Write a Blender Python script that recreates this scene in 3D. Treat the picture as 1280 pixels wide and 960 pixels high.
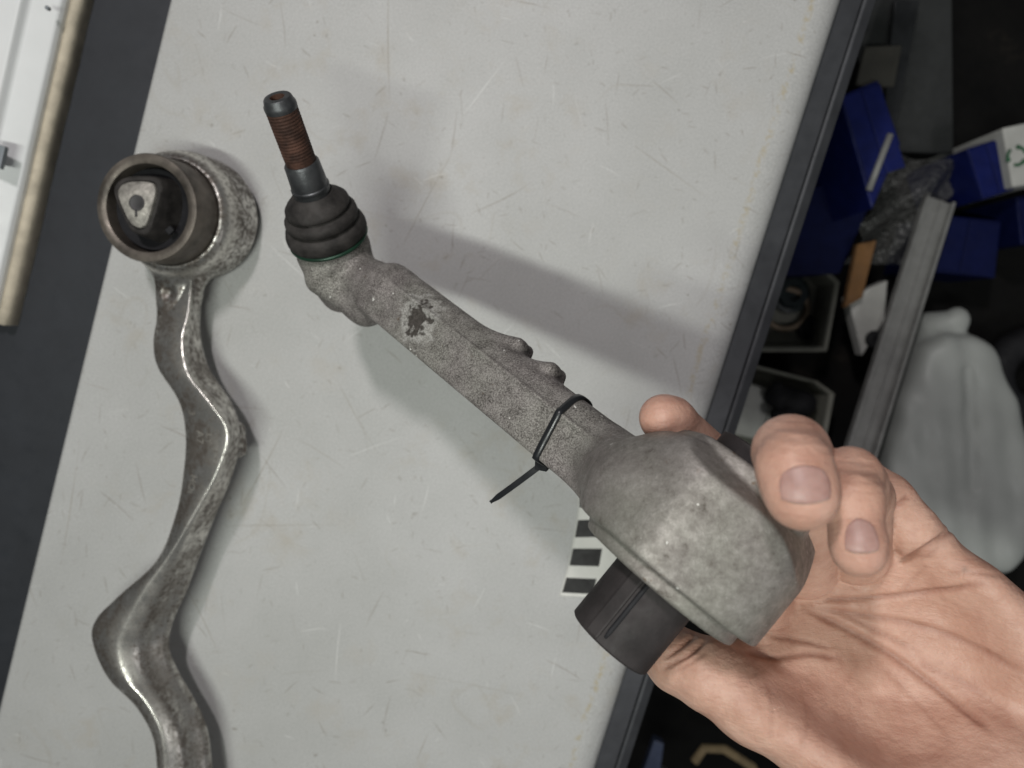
import bpy, math, random
import numpy as np
from mathutils import Matrix, Vector

random.seed(7); np.random.seed(7)
scene = bpy.context.scene
for o in list(bpy.data.objects): bpy.data.objects.remove(o)

# ------------------------------------------------------------------ camera
F = 967.0                    # focal length in photo pixels (1280 wide)
HC = 490.0                   # camera height over the bench top, mm
_n = np.array([-0.04, -0.083, 1.0]); _n /= np.linalg.norm(_n)      # world up seen from the camera
_x = np.array([1.0, 0, 0]); _x = _x - _n * _x.dot(_n); _x /= np.linalg.norm(_x)
_y = np.cross(_n, _x)
RW = np.array([_x, _y, _n])                                       # camera -> world rotation
CAM = np.array([0, 0, HC])
cam_data = bpy.data.cameras.new('camera'); cam = bpy.data.objects.new('camera', cam_data)
scene.collection.objects.link(cam)
M = Matrix([list(RW[0]) + [0], list(RW[1]) + [0], list(RW[2]) + [HC * 0.001], [0, 0, 0, 1]])
cam.matrix_world = M
cam_data.sensor_width = 36; cam_data.lens = F / 1280 * 36
cam_data.clip_start = 0.01; cam_data.clip_end = 50
cam_data.dof.use_dof = True; cam_data.dof.focus_distance = 0.30; cam_data.dof.aperture_fstop = 9.5
scene.camera = cam

# ------------------------------------------------------------------ world, lamps, exposure
world = bpy.data.worlds.new('World'); scene.world = world; world.use_nodes = True
bg = world.node_tree.nodes['Background']; bg.inputs[0].default_value = (0.80, 0.83, 0.85, 1); bg.inputs[1].default_value = 0.09

def lamp(name, d, height, sx, sy, power, col, rot):
    l = bpy.data.lights.new(name, 'AREA'); l.shape = 'RECTANGLE'; l.size = sx; l.size_y = sy
    l.energy = power; l.color = col
    o = bpy.data.objects.new(name, l); scene.collection.objects.link(o)
    o.location = (d[0] * height, d[1] * height, height)
    z = o.location.normalized(); x = Vector((math.cos(rot), math.sin(rot), 0)); x = (x - z*x.dot(z)).normalized(); y = z.cross(x)
    o.matrix_world = Matrix([[x[i], y[i], z[i], o.location[i]] for i in range(3)] + [[0, 0, 0, 1]])
    return o
lamp('ceiling_lamp_green', (-0.20, -0.19), 0.95, 0.40, 0.035, 4.5, (0.955, 1.0, 0.93), math.radians(-19))
lamp('ceiling_lamp_pink', (-0.20, 0.52), 0.95, 0.05, 0.10, 4.4, (1.0, 0.95, 0.955), math.radians(10))
lamp('side_lamp', (1.0, -0.75), 0.62, 0.25, 0.10, 1.1, (1.0, 0.985, 0.99), math.radians(80))
scene.view_settings.view_transform = 'Standard'; scene.view_settings.look = 'None'
scene.view_settings.exposure = 0; scene.view_settings.gamma = 1

# ------------------------------------------------------------------ coordinates (mm)
def U(px, py, d):            # point seen at a photo pixel, at depth d, in camera axes
    return np.array([(px - 640) / F * d, -(py - 480) / F * d, -d], float)
def c2w(p): return np.asarray(p) @ RW.T + CAM
def w2c(p): return (np.asarray(p) - CAM) @ RW
def PB(px, py, z=0.0):       # point seen at a photo pixel, at world height z
    r = RW @ np.array([(px - 640) / F, -(py - 480) / F, -1.0])
    t = (z - HC) / r[2]
    return CAM + r * t

# ------------------------------------------------------------------ object helpers
COL = scene.collection
def tag(o, label=None, cat=None, group=None, kind=None):
    if label: o['label'] = label
    if cat: o['category'] = cat
    if group: o['group'] = group
    if kind: o['kind'] = kind
    return o
def empty(name, loc_mm):
    o = bpy.data.objects.new(name, None); COL.objects.link(o)
    o.location = Vector(loc_mm) * 0.001; o.empty_display_size = 0.02
    return o
def root_of(o):
    while o.parent: o = o.parent
    return o
def mesh(name, V, Fc, mat, parent=None, smooth=True, origin=None, sharp=None, bevel=0, subsurf=0):
    """V in world mm; vertices are stored relative to the parent's root, or to origin."""
    V = np.asarray(V, float)
    if parent is not None: org = np.array(root_of(parent)['org'])
    else: org = np.array(origin if origin is not None else [V[:,0].mean(), V[:,1].mean(), V[:,2].min()])
    me = bpy.data.meshes.new(name)
    me.from_pydata(((V - org) * 0.001).tolist(), [], [list(map(int, f)) for f in Fc]); me.update()
    o = bpy.data.objects.new(name, me); COL.objects.link(o)
    if parent is not None: o.parent = parent
    else: o.location = Vector(org) * 0.001; o['org'] = org.tolist()
    if mat: me.materials.append(mat)
    if smooth: me.polygons.foreach_set('use_smooth', [True] * len(me.polygons))
    if bevel:
        m = o.modifiers.new('bevel', 'BEVEL'); m.width = bevel * 0.001; m.segments = 2; m.limit_method = 'ANGLE'
    if subsurf:
        m = o.modifiers.new('sub', 'SUBSURF'); m.levels = subsurf; m.render_levels = subsurf
    if sharp:
        me.set_sharp_from_angle(angle=math.radians(sharp))
    return o
def thing(name, loc, label, cat, group=None):
    o = empty(name, loc); o['org'] = list(map(float, loc)); return tag(o, label, cat, group)

def frame(axis):
    a = np.array(axis, float); a /= np.linalg.norm(a)
    h = np.array([0, 0, 1.0]) if abs(a[2]) < 0.9 else np.array([1.0, 0, 0])
    u = np.cross(h, a); u /= np.linalg.norm(u)
    return a, u, np.cross(a, u)
def lathe(prof, base, axis, n=64, rfun=None, closed=False):
    """prof: list of (s along axis, radius). returns V,F"""
    a, u, v = frame(axis); base = np.array(base, float); V = []; Fc = []
    for s, r in prof:
        for k in range(n):
            th = 2 * math.pi * k / n
            rr = rfun(s, r, th) if rfun else r
            V.append(base + a * s + (u * math.cos(th) + v * math.sin(th)) * rr)
    m = len(prof)
    for i in range(m if closed else m - 1):
        for k in range(n):
            j = (i + 1) % m
            Fc.append((i*n+k, i*n+(k+1) % n, j*n+(k+1) % n, j*n+k))
    if not closed:
        Fc.append(tuple(range(n))[::-1]); Fc.append(tuple((m-1)*n+k for k in range(n)))
    return np.array(V), Fc
def prism(poly, z0, z1):
    """poly: list of world (x,y[,z]) ; extruded vertically"""
    n = len(poly); V = [(p[0], p[1], z0) for p in poly] + [(p[0], p[1], z1) for p in poly]
    a = sum(poly[i][0]*poly[(i+1) % n][1] - poly[(i+1) % n][0]*poly[i][1] for i in range(n))
    Fc = [tuple(range(n))[::-1], tuple(range(n, 2*n))] + [(i, (i+1) % n, n+(i+1) % n, n+i) for i in range(n)]
    if a < 0: Fc = [f[::-1] for f in Fc]
    return np.array(V, float), Fc
def obox(c, ax, half):
    c = np.array(c, float); ax = [np.array(a, float)/np.linalg.norm(a) for a in ax]
    V = []
    for sz in (-1, 1):
        for sy in (-1, 1):
            for sx in (-1, 1):
                V.append(c + ax[0]*half[0]*sx + ax[1]*half[1]*sy + ax[2]*half[2]*sz)
    Fc = [(0,2,3,1), (4,5,7,6), (0,1,5,4), (2,6,7,3), (0,4,6,2), (1,3,7,5)]
    if np.dot(np.cross(ax[0], ax[1]), ax[2]) < 0: Fc = [f[::-1] for f in Fc]
    return np.array(V), Fc
def tube(pts, r, n=10, cap=True):
    P = np.array(pts, float); m = len(P); V = []; Fc = []
    prev = None
    for i in range(m):
        t = P[min(i+1, m-1)] - P[max(i-1, 0)]; t /= np.linalg.norm(t)
        if prev is None: _, u, v = frame(t)
        else:
            u = prev - t*prev.dot(t); u /= np.linalg.norm(u); v = np.cross(t, u)
        prev = u
        rr = r[i] if hasattr(r, '__len__') else r
        for k in range(n):
            th = 2*math.pi*k/n; V.append(P[i] + (u*math.cos(th) + v*math.sin(th))*rr)
    for i in range(m-1):
        for k in range(n): Fc.append((i*n+k, i*n+(k+1) % n, (i+1)*n+(k+1) % n, (i+1)*n+k))
    if cap: Fc.append(tuple(range(n))[::-1]); Fc.append(tuple((m-1)*n+k for k in range(n)))
    return np.array(V), Fc
def join(*parts):
    V = []; Fc = []; o = 0
    for v, f in parts:
        V.append(v); Fc += [tuple(i+o for i in q) for q in f]; o += len(v)
    return np.vstack(V), Fc
def spline(P, k=8):
    P = np.array(P, float); n = len(P); out = []
    for i in range(n-1):
        p0, p1, p2, p3 = P[max(i-1,0)], P[i], P[i+1], P[min(i+2,n-1)]
        for j in range(k):
            t = j/k
            out.append(0.5*((2*p1) + (-p0+p2)*t + (2*p0-5*p1+4*p2-p3)*t*t + (-p0+3*p1-3*p2+p3)*t**3))
    out.append(P[-1]); return np.array(out)

# ------------------------------------------------------------------ signed distance modelling
def smin(a, b, k):
    h = np.clip(0.5 + 0.5*(b-a)/k, 0, 1); return b*(1-h) + a*h - k*h*(1-h)
def smax(a, b, k): return -smin(-a, -b, k)
def cone(p, a, b, ra, rb):
    ba = b - a; t = np.clip(((p-a) @ ba)/(ba @ ba), 0, 1)
    return np.linalg.norm(p - a - t[:, None]*ba, axis=1) - (ra + t*(rb-ra))
def ellip(p, c, axes, r):
    q = np.stack([(p-c) @ ax/rr for ax, rr in zip(axes, r)], 1)
    k = np.linalg.norm(q, axis=1); return (k-1)*min(r)
def cyl(p, a, axis, s0, s1, r, k):
    s = (p-a) @ axis; rr = np.linalg.norm(p - a - s[:, None]*axis, axis=1)
    return smax(smax(s - s1, s0 - s, 0.01), rr - r, k)
def sdf_mesh(f, lo, hi, h, B=5):
    lo = np.array(lo, float); hi = np.array(hi, float)
    nb = np.ceil((hi-lo)/(h*B)).astype(int); n = nb*B
    cc = np.stack(np.meshgrid(*[lo[i] + (np.arange(nb[i])+0.5)*B*h for i in range(3)], indexing='ij'), -1)
    cv = f(cc.reshape(-1, 3)).reshape(nb)
    val = np.repeat(np.repeat(np.repeat(cv, B, 0), B, 1), B, 2).astype(np.float32)
    near = np.argwhere(np.abs(cv) < B*h*1.35)
    off = np.stack(np.meshgrid(*[np.arange(B)]*3, indexing='ij'), -1).reshape(-1, 3)
    for s in range(0, len(near), 3000):
        idx = (near[s:s+3000, None, :]*B + off[None]).reshape(-1, 3)
        val[idx[:,0], idx[:,1], idx[:,2]] = f(lo + (idx+0.5)*h)
    org = lo + 0.5*h
    ins = val < 0
    c = np.zeros(n-1, np.int8)
    for dx in (0,1):
        for dy in (0,1):
            for dz in (0,1): c += ins[dx:n[0]-1+dx, dy:n[1]-1+dy, dz:n[2]-1+dz]
    act = np.argwhere((c > 0) & (c < 8)); ident = -np.ones(n-1, np.int64); ident[tuple(act.T)] = np.arange(len(act))
    acc = np.zeros((len(act), 3)); cnt = np.zeros(len(act))
    for ax in range(3):
        for e in range(4):
            o0 = np.zeros(3, int); others = [i for i in range(3) if i != ax]
            o0[others[0]] = e & 1; o0[others[1]] = e >> 1
            o1 = o0.copy(); o1[ax] = 1
            a = val[tuple((act+o0).T)]; b = val[tuple((act+o1).T)]
            m = (a < 0) != (b < 0); t = np.where(m, a/np.where(m, a-b, 1), 0)
            p = act + o0; p = p.astype(float); p[:, ax] += t
            acc[m] += p[m]; cnt[m] += 1
    V = org + acc/cnt[:, None]*h
    Fc = []
    for ax in range(3):
        o1 = np.zeros(3, int); o1[ax] = 1; b_, c_ = [(1,2), (2,0), (0,1)][ax]
        sl = [slice(0, n[i]-1) for i in range(3)]
        A = ins[tuple(sl)]; sl2 = [slice(o1[i], n[i]-1+o1[i]) for i in range(3)]; Bv = ins[tuple(sl2)]
        ed = np.argwhere(A != Bv); ed = ed[(ed[:, b_] > 0) & (ed[:, c_] > 0)]
        ed = ed[ed[:, ax] < n[ax]-1]
        fl = A[tuple(ed.T)]
        q = []
        for db, dc in ((1,1), (0,1), (0,0), (1,0)):
            w = ed.copy(); w[:, b_] -= db; w[:, c_] -= dc; q.append(ident[tuple(w.T)])
        q = np.stack(q, 1); q[~fl] = q[~fl][:, ::-1]
        Fc.append(q[(q >= 0).all(1)])
    Fc = np.vstack(Fc)
    for _ in range(2):                                    # pull the vertices onto the surface
        V = V - sdf_n(f, V)*np.clip(f(V), -h, h)[:, None]*0.9
    return V, Fc
def sdf_n(f, P, e=0.25):
    g = np.stack([f(P+np.eye(3)[i]*e) - f(P-np.eye(3)[i]*e) for i in range(3)], 1)
    return g/(np.linalg.norm(g, axis=1)[:, None]+1e-9)
def onto(f, P, off=0.0, it=6):
    P = np.array(P, float)
    for _ in range(it): P = P - sdf_n(f, P)*(f(P)-off)[:, None]
    return P

# ------------------------------------------------------------------ materials
class Mat:
    def __init__(s, name):
        s.m = bpy.data.materials.new(name); s.m.use_nodes = True; s.t = s.m.node_tree
        s.b = s.t.nodes['Principled BSDF']; s.c = s.t.nodes.new('ShaderNodeTexCoord')
    def n(s, typ, **kw):
        nd = s.t.nodes.new(typ)
        for k, v in kw.items():
            if k in nd.inputs: s.set(nd.inputs[k], v)
            else: setattr(nd, k, v)
        return nd
    def set(s, inp, v):
        if isinstance(v, bpy.types.NodeSocket): s.t.links.new(v, inp)
        else: inp.default_value = v
    def P(s, **kw):
        for k, v in kw.items(): s.set(s.b.inputs[k.replace('_', ' ')], v)
    def mapped(s, scale=(1,1,1), rot=(0,0,0), loc=(0,0,0)):
        return s.n('ShaderNodeMapping', Vector=s.c.outputs['Object'], Scale=scale, Rotation=rot, Location=loc).outputs[0]
    def noise(s, scale, detail=4, rough=0.55, vec=None, dist=0):
        nd = s.n('ShaderNodeTexNoise', Scale=scale, Detail=detail, Roughness=rough, Distortion=dist)
        s.t.links.new(vec if vec is not None else s.c.outputs['Object'], nd.inputs['Vector']); return nd.outputs[0]
    def voro(s, scale, feature='F1', vec=None, rnd=1.0):
        nd = s.n('ShaderNodeTexVoronoi', feature=feature, Scale=scale, Randomness=rnd)
        s.t.links.new(vec if vec is not None else s.c.outputs['Object'], nd.inputs['Vector']); return nd.outputs['Distance']
    def ramp(s, fac, *stops, interp='LINEAR'):
        nd = s.n('ShaderNodeValToRGB'); s.t.links.new(fac, nd.inputs[0]); cr = nd.color_ramp; cr.interpolation = interp
        def rgba(c): return (c, c, c, 1) if not hasattr(c, '__len__') else tuple(c) + (1,)
        while len(cr.elements) > 1: cr.elements.remove(cr.elements[-1])
        cr.elements[0].position = stops[0][0]; cr.elements[0].color = rgba(stops[0][1])
        for p, c in stops[1:]:
            e = cr.elements.new(p); e.color = rgba(c)
        return nd.outputs[0]
    def mix(s, fac, a, b, mode='MIX'):
        nd = s.n('ShaderNodeMix', data_type='RGBA', blend_type=mode)
        def sv(i, v):
            if isinstance(v, bpy.types.NodeSocket): s.t.links.new(v, nd.inputs[i])
            else: nd.inputs[i].default_value = (tuple(v)+(1,)) if hasattr(v, '__len__') else v
        sv(0, fac); sv(6, a); sv(7, b); return nd.outputs[2]
    def math(s, op, a, b=0.0, c=None):
        nd = s.n('ShaderNodeMath', operation=op); s.set(nd.inputs[0], a); s.set(nd.inputs[1], b)
        if c is not None: s.set(nd.inputs[2], c)
        return nd.outputs[0]
    def bump(s, height, strength=0.3, dist=0.001, normal=None):
        nd = s.n('ShaderNodeBump', Strength=strength, Distance=dist, Height=height)
        if normal is not None: s.t.links.new(normal, nd.inputs['Normal'])
        return nd.outputs[0]
    def blob(s, centre_m, scale, wob=0.3, nscale=200):     # 0..1 patch with an uneven rim round a point of the object
        v = s.n('ShaderNodeVectorMath', operation='SUBTRACT'); s.t.links.new(s.c.outputs['Object'], v.inputs[0]); v.inputs[1].default_value = centre_m
        l = s.n('ShaderNodeVectorMath', operation='LENGTH'); s.t.links.new(v.outputs[0], l.inputs[0])
        d = s.math('DIVIDE', l.outputs['Value'], scale)
        nz = s.math('MULTIPLY', s.math('SUBTRACT', s.noise(nscale, 4), 0.5), wob*2)
        return s.math('SUBTRACT', 1.0, s.math('ADD', d, nz))

def simple(name, col, rough=0.6, metallic=0.0, var=0.25, nscale=60, bump=0.15, bscale=600, spec=0.5):
    m = Mat(name)
    c = m.ramp(m.noise(nscale, 5), (0.3, tuple(x*(1-var) for x in col)), (0.7, tuple(min(1, x*(1+var)) for x in col)))
    m.P(Base_Color=c, Roughness=m.ramp(m.noise(nscale*2.3, 3), (0.3, max(0, rough-0.1)), (0.7, min(1, rough+0.1))), Metallic=metallic, Specular_IOR_Level=spec)
    if bump: m.P(Normal=m.bump(m.noise(bscale, 3), bump, 0.0005))
    return m.m

def bench_paint(ds, half):
    m = Mat('bench_paint')
    base = m.ramp(m.noise(9, 6, 0.6), (0.3, (0.455, 0.455, 0.44)), (0.7, (0.54, 0.537, 0.528)))
    grain = m.ramp(m.noise(1250, 3, 0.75), (0.28, 0.58), (0.64, 1.12))
    base = m.mix(0.85, base, grain, 'MULTIPLY')
    # brown smudges
    sm = m.math('MULTIPLY', m.ramp(m.noise(42, 6, 0.65), (0.53, 0.0), (0.74, 1.0)), m.ramp(m.noise(11, 3), (0.42, 0.0), (0.60, 0.7)))
    base = m.mix(sm, base, (0.42, 0.385, 0.33))
    sp = m.math('MULTIPLY', m.ramp(m.noise(170, 4, 0.6), (0.67, 0.0), (0.73, 0.7)), m.ramp(m.noise(19, 3), (0.45, 0.0), (0.6, 1.0)))
    base = m.mix(sp, base, (0.20, 0.17, 0.14))
    # scratches: one straight or slightly bent stroke in each random cell
    def strokes(scale, length, width, bend, spread, bias, off):
        vec = m.mapped(loc=off)
        vo = m.n('ShaderNodeTexVoronoi', voronoi_dimensions='2D', feature='F1', Scale=scale); m.t.links.new(vec, vo.inputs['Vector'])
        sub = m.n('ShaderNodeVectorMath', operation='SUBTRACT'); m.t.links.new(vec, sub.inputs[0]); m.t.links.new(vo.outputs['Position'], sub.inputs[1])
        sc = m.n('ShaderNodeSeparateColor'); m.t.links.new(vo.outputs['Color'], sc.inputs[0]); r, g, b_ = sc.outputs
        rot = m.n('ShaderNodeVectorRotate', rotation_type='Z_AXIS'); m.t.links.new(sub.outputs[0], rot.inputs['Vector'])
        m.t.links.new(m.math('MULTIPLY_ADD', m.math('SUBTRACT', r, 0.5), spread, bias), rot.inputs['Angle'])
        xy = m.n('ShaderNodeSeparateXYZ'); m.t.links.new(rot.outputs[0], xy.inputs[0])
        x, y = xy.outputs[0], xy.outputs[1]
        y = m.math('ADD', y, m.math('MULTIPLY', m.math('MULTIPLY', x, x), m.math('MULTIPLY', m.math('SUBTRACT', g, 0.5), bend)))
        ln = m.math('MAXIMUM', m.math('MULTIPLY', m.math('SUBTRACT', b_, 0.25), length), 0.00001)
        ex = m.math('MAXIMUM', m.math('SUBTRACT', 1.0, m.math('DIVIDE', m.math('ABSOLUTE', x), ln)), 0.0)
        wv = m.math('MULTIPLY', m.ramp(m.noise(700, 2), (0.3, 0.5), (0.65, 1.2)), width)
        ey = m.math('MAXIMUM', m.math('SUBTRACT', 1.0, m.math('DIVIDE', m.math('ABSOLUTE', y), wv)), 0.0)
        return m.math('MULTIPLY', m.math('POWER', ex, 0.4), m.math('POWER', ey, 0.6))
    for sc, L, w, bd, spr, bias, off, col, op in [
        (9, 0.055, 0.00042, 3, 2.4, 0.9, (0.31, 0.17, 0), (0.27, 0.23, 0.18), 0.55), (14, 0.032, 0.00042, 7, 3.1, 0.5, (1.3, 0.7, 0), (0.25, 0.21, 0.17), 0.60),
        (20, 0.022, 0.00040, 8, 2.0, 1.1, (4.1, 2.2, 0), (0.24, 0.20, 0.17), 0.60), (38, 0.010, 0.00045, 18, 6.2, 0.0, (2.2, 5.1, 0), (0.22, 0.185, 0.15), 0.5),
        (70, 0.0045, 0.0005, 60, 6.2, 0.0, (7.2, 1.1, 0), (0.22, 0.185, 0.15), 0.4), (12, 0.03, 0.00032, 5, 3.0, 1.0, (6.1, 3.3, 0), (0.80, 0.80, 0.78), 0.55), (24, 0.012, 0.00035, 20, 6.0, 0, (3.7, 8.1, 0), (0.80, 0.80, 0.78), 0.45)]:
        clus = m.ramp(m.noise(13, 3, 0.6, vec=m.mapped(loc=(off[1], off[0], 0))), (0.40, 0.5), (0.60, 1.5))
        base = m.mix(m.math('MULTIPLY', m.math('MULTIPLY', strokes(sc, L, w, bd, spr, bias, off), op), clus), base, col)
    # yellowed line of old glue along the front edge
    dt = m.n('ShaderNodeVectorMath', operation='DOT_PRODUCT'); m.t.links.new(m.c.outputs['Object'], dt.inputs[0]); dt.inputs[1].default_value = tuple(ds)
    wob = m.math('MULTIPLY', m.math('SUBTRACT', m.noise(30, 3), 0.5), 0.006)
    ds_ = m.math('ABSOLUTE', m.math('SUBTRACT', m.math('ADD', dt.outputs['Value'], wob), half - 0.004))
    gl = m.math('MULTIPLY', m.ramp(m.math('MULTIPLY', ds_, 100), (0.05, 1.0), (0.30, 0.0)), m.ramp(m.noise(260, 4, 0.7), (0.47, 0.0), (0.60, 0.8)))
    base = m.mix(gl, base, (0.42, 0.36, 0.24))
    cv = m.math('ABSOLUTE', m.math('SUBTRACT', m.noise(7, 2, 0.5, dist=0.6), 0.5))
    cl = m.math('MULTIPLY', m.ramp(cv, (0.0, 0.35), (0.0030, 0.0)), m.ramp(m.noise(16, 2), (0.5, 0.0), (0.6, 0.7)))
    base = m.mix(cl, base, (0.36, 0.33, 0.28))
    m.P(Base_Color=base, Roughness=m.ramp(m.noise(25, 5), (0.3, 0.48), (0.7, 0.62)), Specular_IOR_Level=0.35)
    m.P(Normal=m.bump(m.noise(1700, 2, 0.6), 0.35, 0.0003))
    return m.m

def forged_metal():         # worn forged arm lying on the bench
    m = Mat('forged_aluminium')
    big = m.noise(48, 7, 0.75); fine = m.noise(380, 5, 0.75)
    g = m.math('ADD', m.math('MULTIPLY', big, 0.6), m.math('MULTIPLY', fine, 0.4))
    col = m.ramp(g, (0.41, (0.075, 0.062, 0.051)), (0.48, (0.145, 0.125, 0.11)), (0.53, (0.33, 0.315, 0.295)), (0.60, (0.64, 0.62, 0.585)))
    glint = m.n('ShaderNodeAttribute', attribute_name='painted_glint').outputs['Fac']             # highlight painted bright on the ridge and housing shoulder
    edge = m.math('MULTIPLY', glint, m.ramp(fine, (0.36, 0.25), (0.52, 1.0)))
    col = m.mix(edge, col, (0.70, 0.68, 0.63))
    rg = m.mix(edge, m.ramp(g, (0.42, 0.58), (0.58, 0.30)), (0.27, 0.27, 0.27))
    m.P(Base_Color=col, Metallic=m.ramp(g, (0.38, 0.45), (0.55, 0.9)), Roughness=rg)
    m.P(Normal=m.bump(g, 0.25, 0.0006, m.bump(m.noise(1400, 3, 0.7), 0.25, 0.0003)))
    return m.m

def cast_metal(patch, patch2, eye):        # pitted cast arm held in the hand
    m = Mat('pitted_cast_aluminium')
    sp = m.noise(1500, 3, 0.8); mid = m.noise(150, 5, 0.65); big = m.noise(24, 3)
    dens = m.math('MULTIPLY', m.math('SUBTRACT', mid, 0.5), 0.40)
    s = m.math('ADD', sp, dens)
    smooth_zone = m.n('ShaderNodeMapRange', interpolation_type='SMOOTHSTEP')
    v = m.n('ShaderNodeVectorMath', operation='DISTANCE'); m.t.links.new(m.c.outputs['Object'], v.inputs[0]); v.inputs[1].default_value = eye
    m.t.links.new(v.outputs['Value'], smooth_zone.inputs[0]); smooth_zone.inputs[1].default_value = 0.030; smooth_zone.inputs[2].default_value = 0.062
    zone = smooth_zone.outputs[0]                              # 0 on the eye, 1 on the shaft
    colA = m.ramp(s, (0.33, (0.055, 0.050, 0.046)), (0.44, (0.155, 0.146, 0.137)), (0.54, (0.255, 0.244, 0.231)), (0.68, (0.39, 0.376, 0.358)))
    g2 = m.math('ADD', m.math('MULTIPLY', mid, 0.4), m.math('MULTIPLY', m.noise(430, 5, 0.75), 0.6))
    colB = m.ramp(g2, (0.32, (0.085, 0.072, 0.060)), (0.40, (0.195, 0.185, 0.168)), (0.52, (0.255, 0.247, 0.227)), (0.64, (0.33, 0.322, 0.30)))
    col = m.mix(zone, colB, colA)
    tint = m.ramp(big, (0.4, (1.0, 1.0, 0.96)), (0.6, (0.97, 0.92, 0.93)))
    col = m.mix(1.0, col, tint, 'MULTIPLY')
    # brown dirt spots and a few bright chips
    ds = m.math('MULTIPLY', m.ramp(m.noise(260, 3), (0.66, 0.0), (0.72, 1.0)), m.ramp(m.noise(45, 2), (0.5, 0.0), (0.6, 0.8)))
    col = m.mix(ds, col, (0.13, 0.085, 0.05))
    ch = m.ramp(m.noise(330, 1), (0.765, 0.0), (0.785, 0.9)); col = m.mix(ch, col, (0.75, 0.74, 0.70))
    # place where the skin of the casting has flaked off
    pb = m.blob(patch, 0.0090, 1.2, 170)
    rim = m.math('MULTIPLY', m.ramp(m.blob(patch, 0.015, 0.7, 260), (0.1, 0.0), (0.35, 0.85)), m.ramp(m.noise(900, 3, 0.7), (0.4, 0.2), (0.6, 1.0)))
    col = m.mix(m.math('MULTIPLY', rim, 0.75), col, (0.58, 0.57, 0.54))
    hole = m.ramp(pb, (0.12, 0.0), (0.30, 1.0)); col = m.mix(hole, col, m.ramp(m.noise(900, 3, 0.7), (0.35, (0.04, 0.035, 0.03)), (0.7, (0.11, 0.098, 0.088))))
    m.P(Base_Color=col, Metallic=m.ramp(zone, (0.0, 0.55), (1.0, 0.35)), Roughness=m.mix(zone, m.ramp(g2, (0.38, 0.66), (0.6, 0.47)), m.ramp(s, (0.4, 0.75), (0.65, 0.5))), Specular_IOR_Level=0.4)
    hgt = m.math('ADD', s, m.math('MULTIPLY', hole, -0.8))
    m.P(Normal=m.bump(hgt, 0.32, 0.0005, m.bump(g2, 0.30, 0.0010)))
    return m.m

def skin():
    m = Mat('skin')
    a = m.n('ShaderNodeAttribute', attribute_name='tone').outputs['Color']
    sep = m.n('ShaderNodeSeparateColor'); m.t.links.new(a, sep.inputs[0])
    base = m.ramp(m.noise(70, 5, 0.6), (0.33, (0.47, 0.268, 0.198)), (0.67, (0.60, 0.378, 0.292)))
    blot = m.ramp(m.noise(160, 4, 0.6), (0.5, 0.0), (0.72, 0.35)); base = m.mix(blot, base, (0.40, 0.195, 0.145))
    base = m.mix(m.math('MULTIPLY', sep.outputs[1], 0.55), base, (0.41, 0.195, 0.15))        # pinker fingertips and pads
    base = m.mix(m.math('MULTIPLY', sep.outputs[0], 0.5), base, (0.22, 0.085, 0.055))        # red skin in the creases
    base = m.mix(sep.outputs[2], base, (0.16, 0.09, 0.06))                                  # mole
    m.P(Base_Color=base, Roughness=m.ramp(m.noise(300, 3), (0.3, 0.42), (0.7, 0.56)), Specular_IOR_Level=0.45)
    m.P(Subsurface_Weight=0.12, Subsurface_Scale=0.003); m.b.inputs['Subsurface Radius'].default_value = (1.0, 0.35, 0.2)
    v1 = m.voro(900, 'DISTANCE_TO_EDGE', vec=m.mapped(scale=(1, 1.5, 1), rot=(0.3, 0.2, 0.7)))
    n1 = m.bump(m.ramp(v1, (0.0, 0.0), (0.12, 1.0)), 0.12, 0.0003)
    lines = m.noise(1.0, 4, 0.6, vec=m.mapped(scale=(160, 700, 300), rot=(0, 0, -0.6)))
    n2 = m.bump(lines, 0.45, 0.0008, n1)
    m.P(Normal=m.bump(m.noise(120, 5, 0.6), 0.45, 0.0022, n2))
    return m.m

MAT = dict(
    forged=forged_metal(), skin=skin(),
    dark_board=simple('dark_board', (0.021, 0.0235, 0.029), 0.6, 0, 0.12, 40, 0.1),
    trim=simple('dark_trim', (0.060, 0.062, 0.068), 0.45, 0.2, 0.15, 60),
    white_pl=simple('white_plastic', (0.72, 0.73, 0.73), 0.45, 0, 0.03, 30, 0.05),
    foam=simple('beige_foam', (0.52, 0.46, 0.36), 0.9, 0, 0.2, 90, 0.5),
    grey_pl=simple('grey_plastic', (0.22, 0.24, 0.26), 0.5, 0, 0.1),
    rubber=simple('black_rubber', (0.016, 0.016, 0.018), 0.7, 0, 0.35, 70, 0.2, spec=0.25),
    boot=simple('dusty_rubber', (0.029, 0.026, 0.0245), 0.72, 0, 0.6, 130, 0.35, spec=0.28),
    sleeve=simple('dark_sleeve', (0.030, 0.026, 0.026), 0.68, 0.05, 0.35, 90, 0.3, spec=0.3),
    ringsteel=simple('brown_steel', (0.125, 0.108, 0.092), 0.48, 0.55, 0.5, 70, 0.3),
    collar=simple('dark_steel', (0.085, 0.088, 0.092), 0.42, 0.75, 0.35, 90, 0.2),
    rust=simple('rusty_thread', (0.070, 0.033, 0.022), 0.78, 0.3, 0.7, 130, 0.5),
    green=simple('green_wire', (0.014, 0.045, 0.027), 0.35, 0.4, 0.3),
    core=simple('dull_aluminium', (0.27, 0.255, 0.23), 0.55, 0.5, 0.35, 260, 0.5, 900),
    bolt=simple('hole_shade', (0.05, 0.048, 0.05), 0.5, 0.3, 0.3),  # dark tone painted for the shade inside the core hole
    tie=simple('black_nylon', (0.013, 0.014, 0.016), 0.35, 0, 0.15, 80, 0.08),
    paper=simple('white_paper', (0.74, 0.73, 0.69), 0.7, 0, 0.05, 80, 0.15),
    print_=simple('black_print', (0.014, 0.013, 0.013), 0.6, 0, 0.2, 80, 0.1),
)

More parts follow.
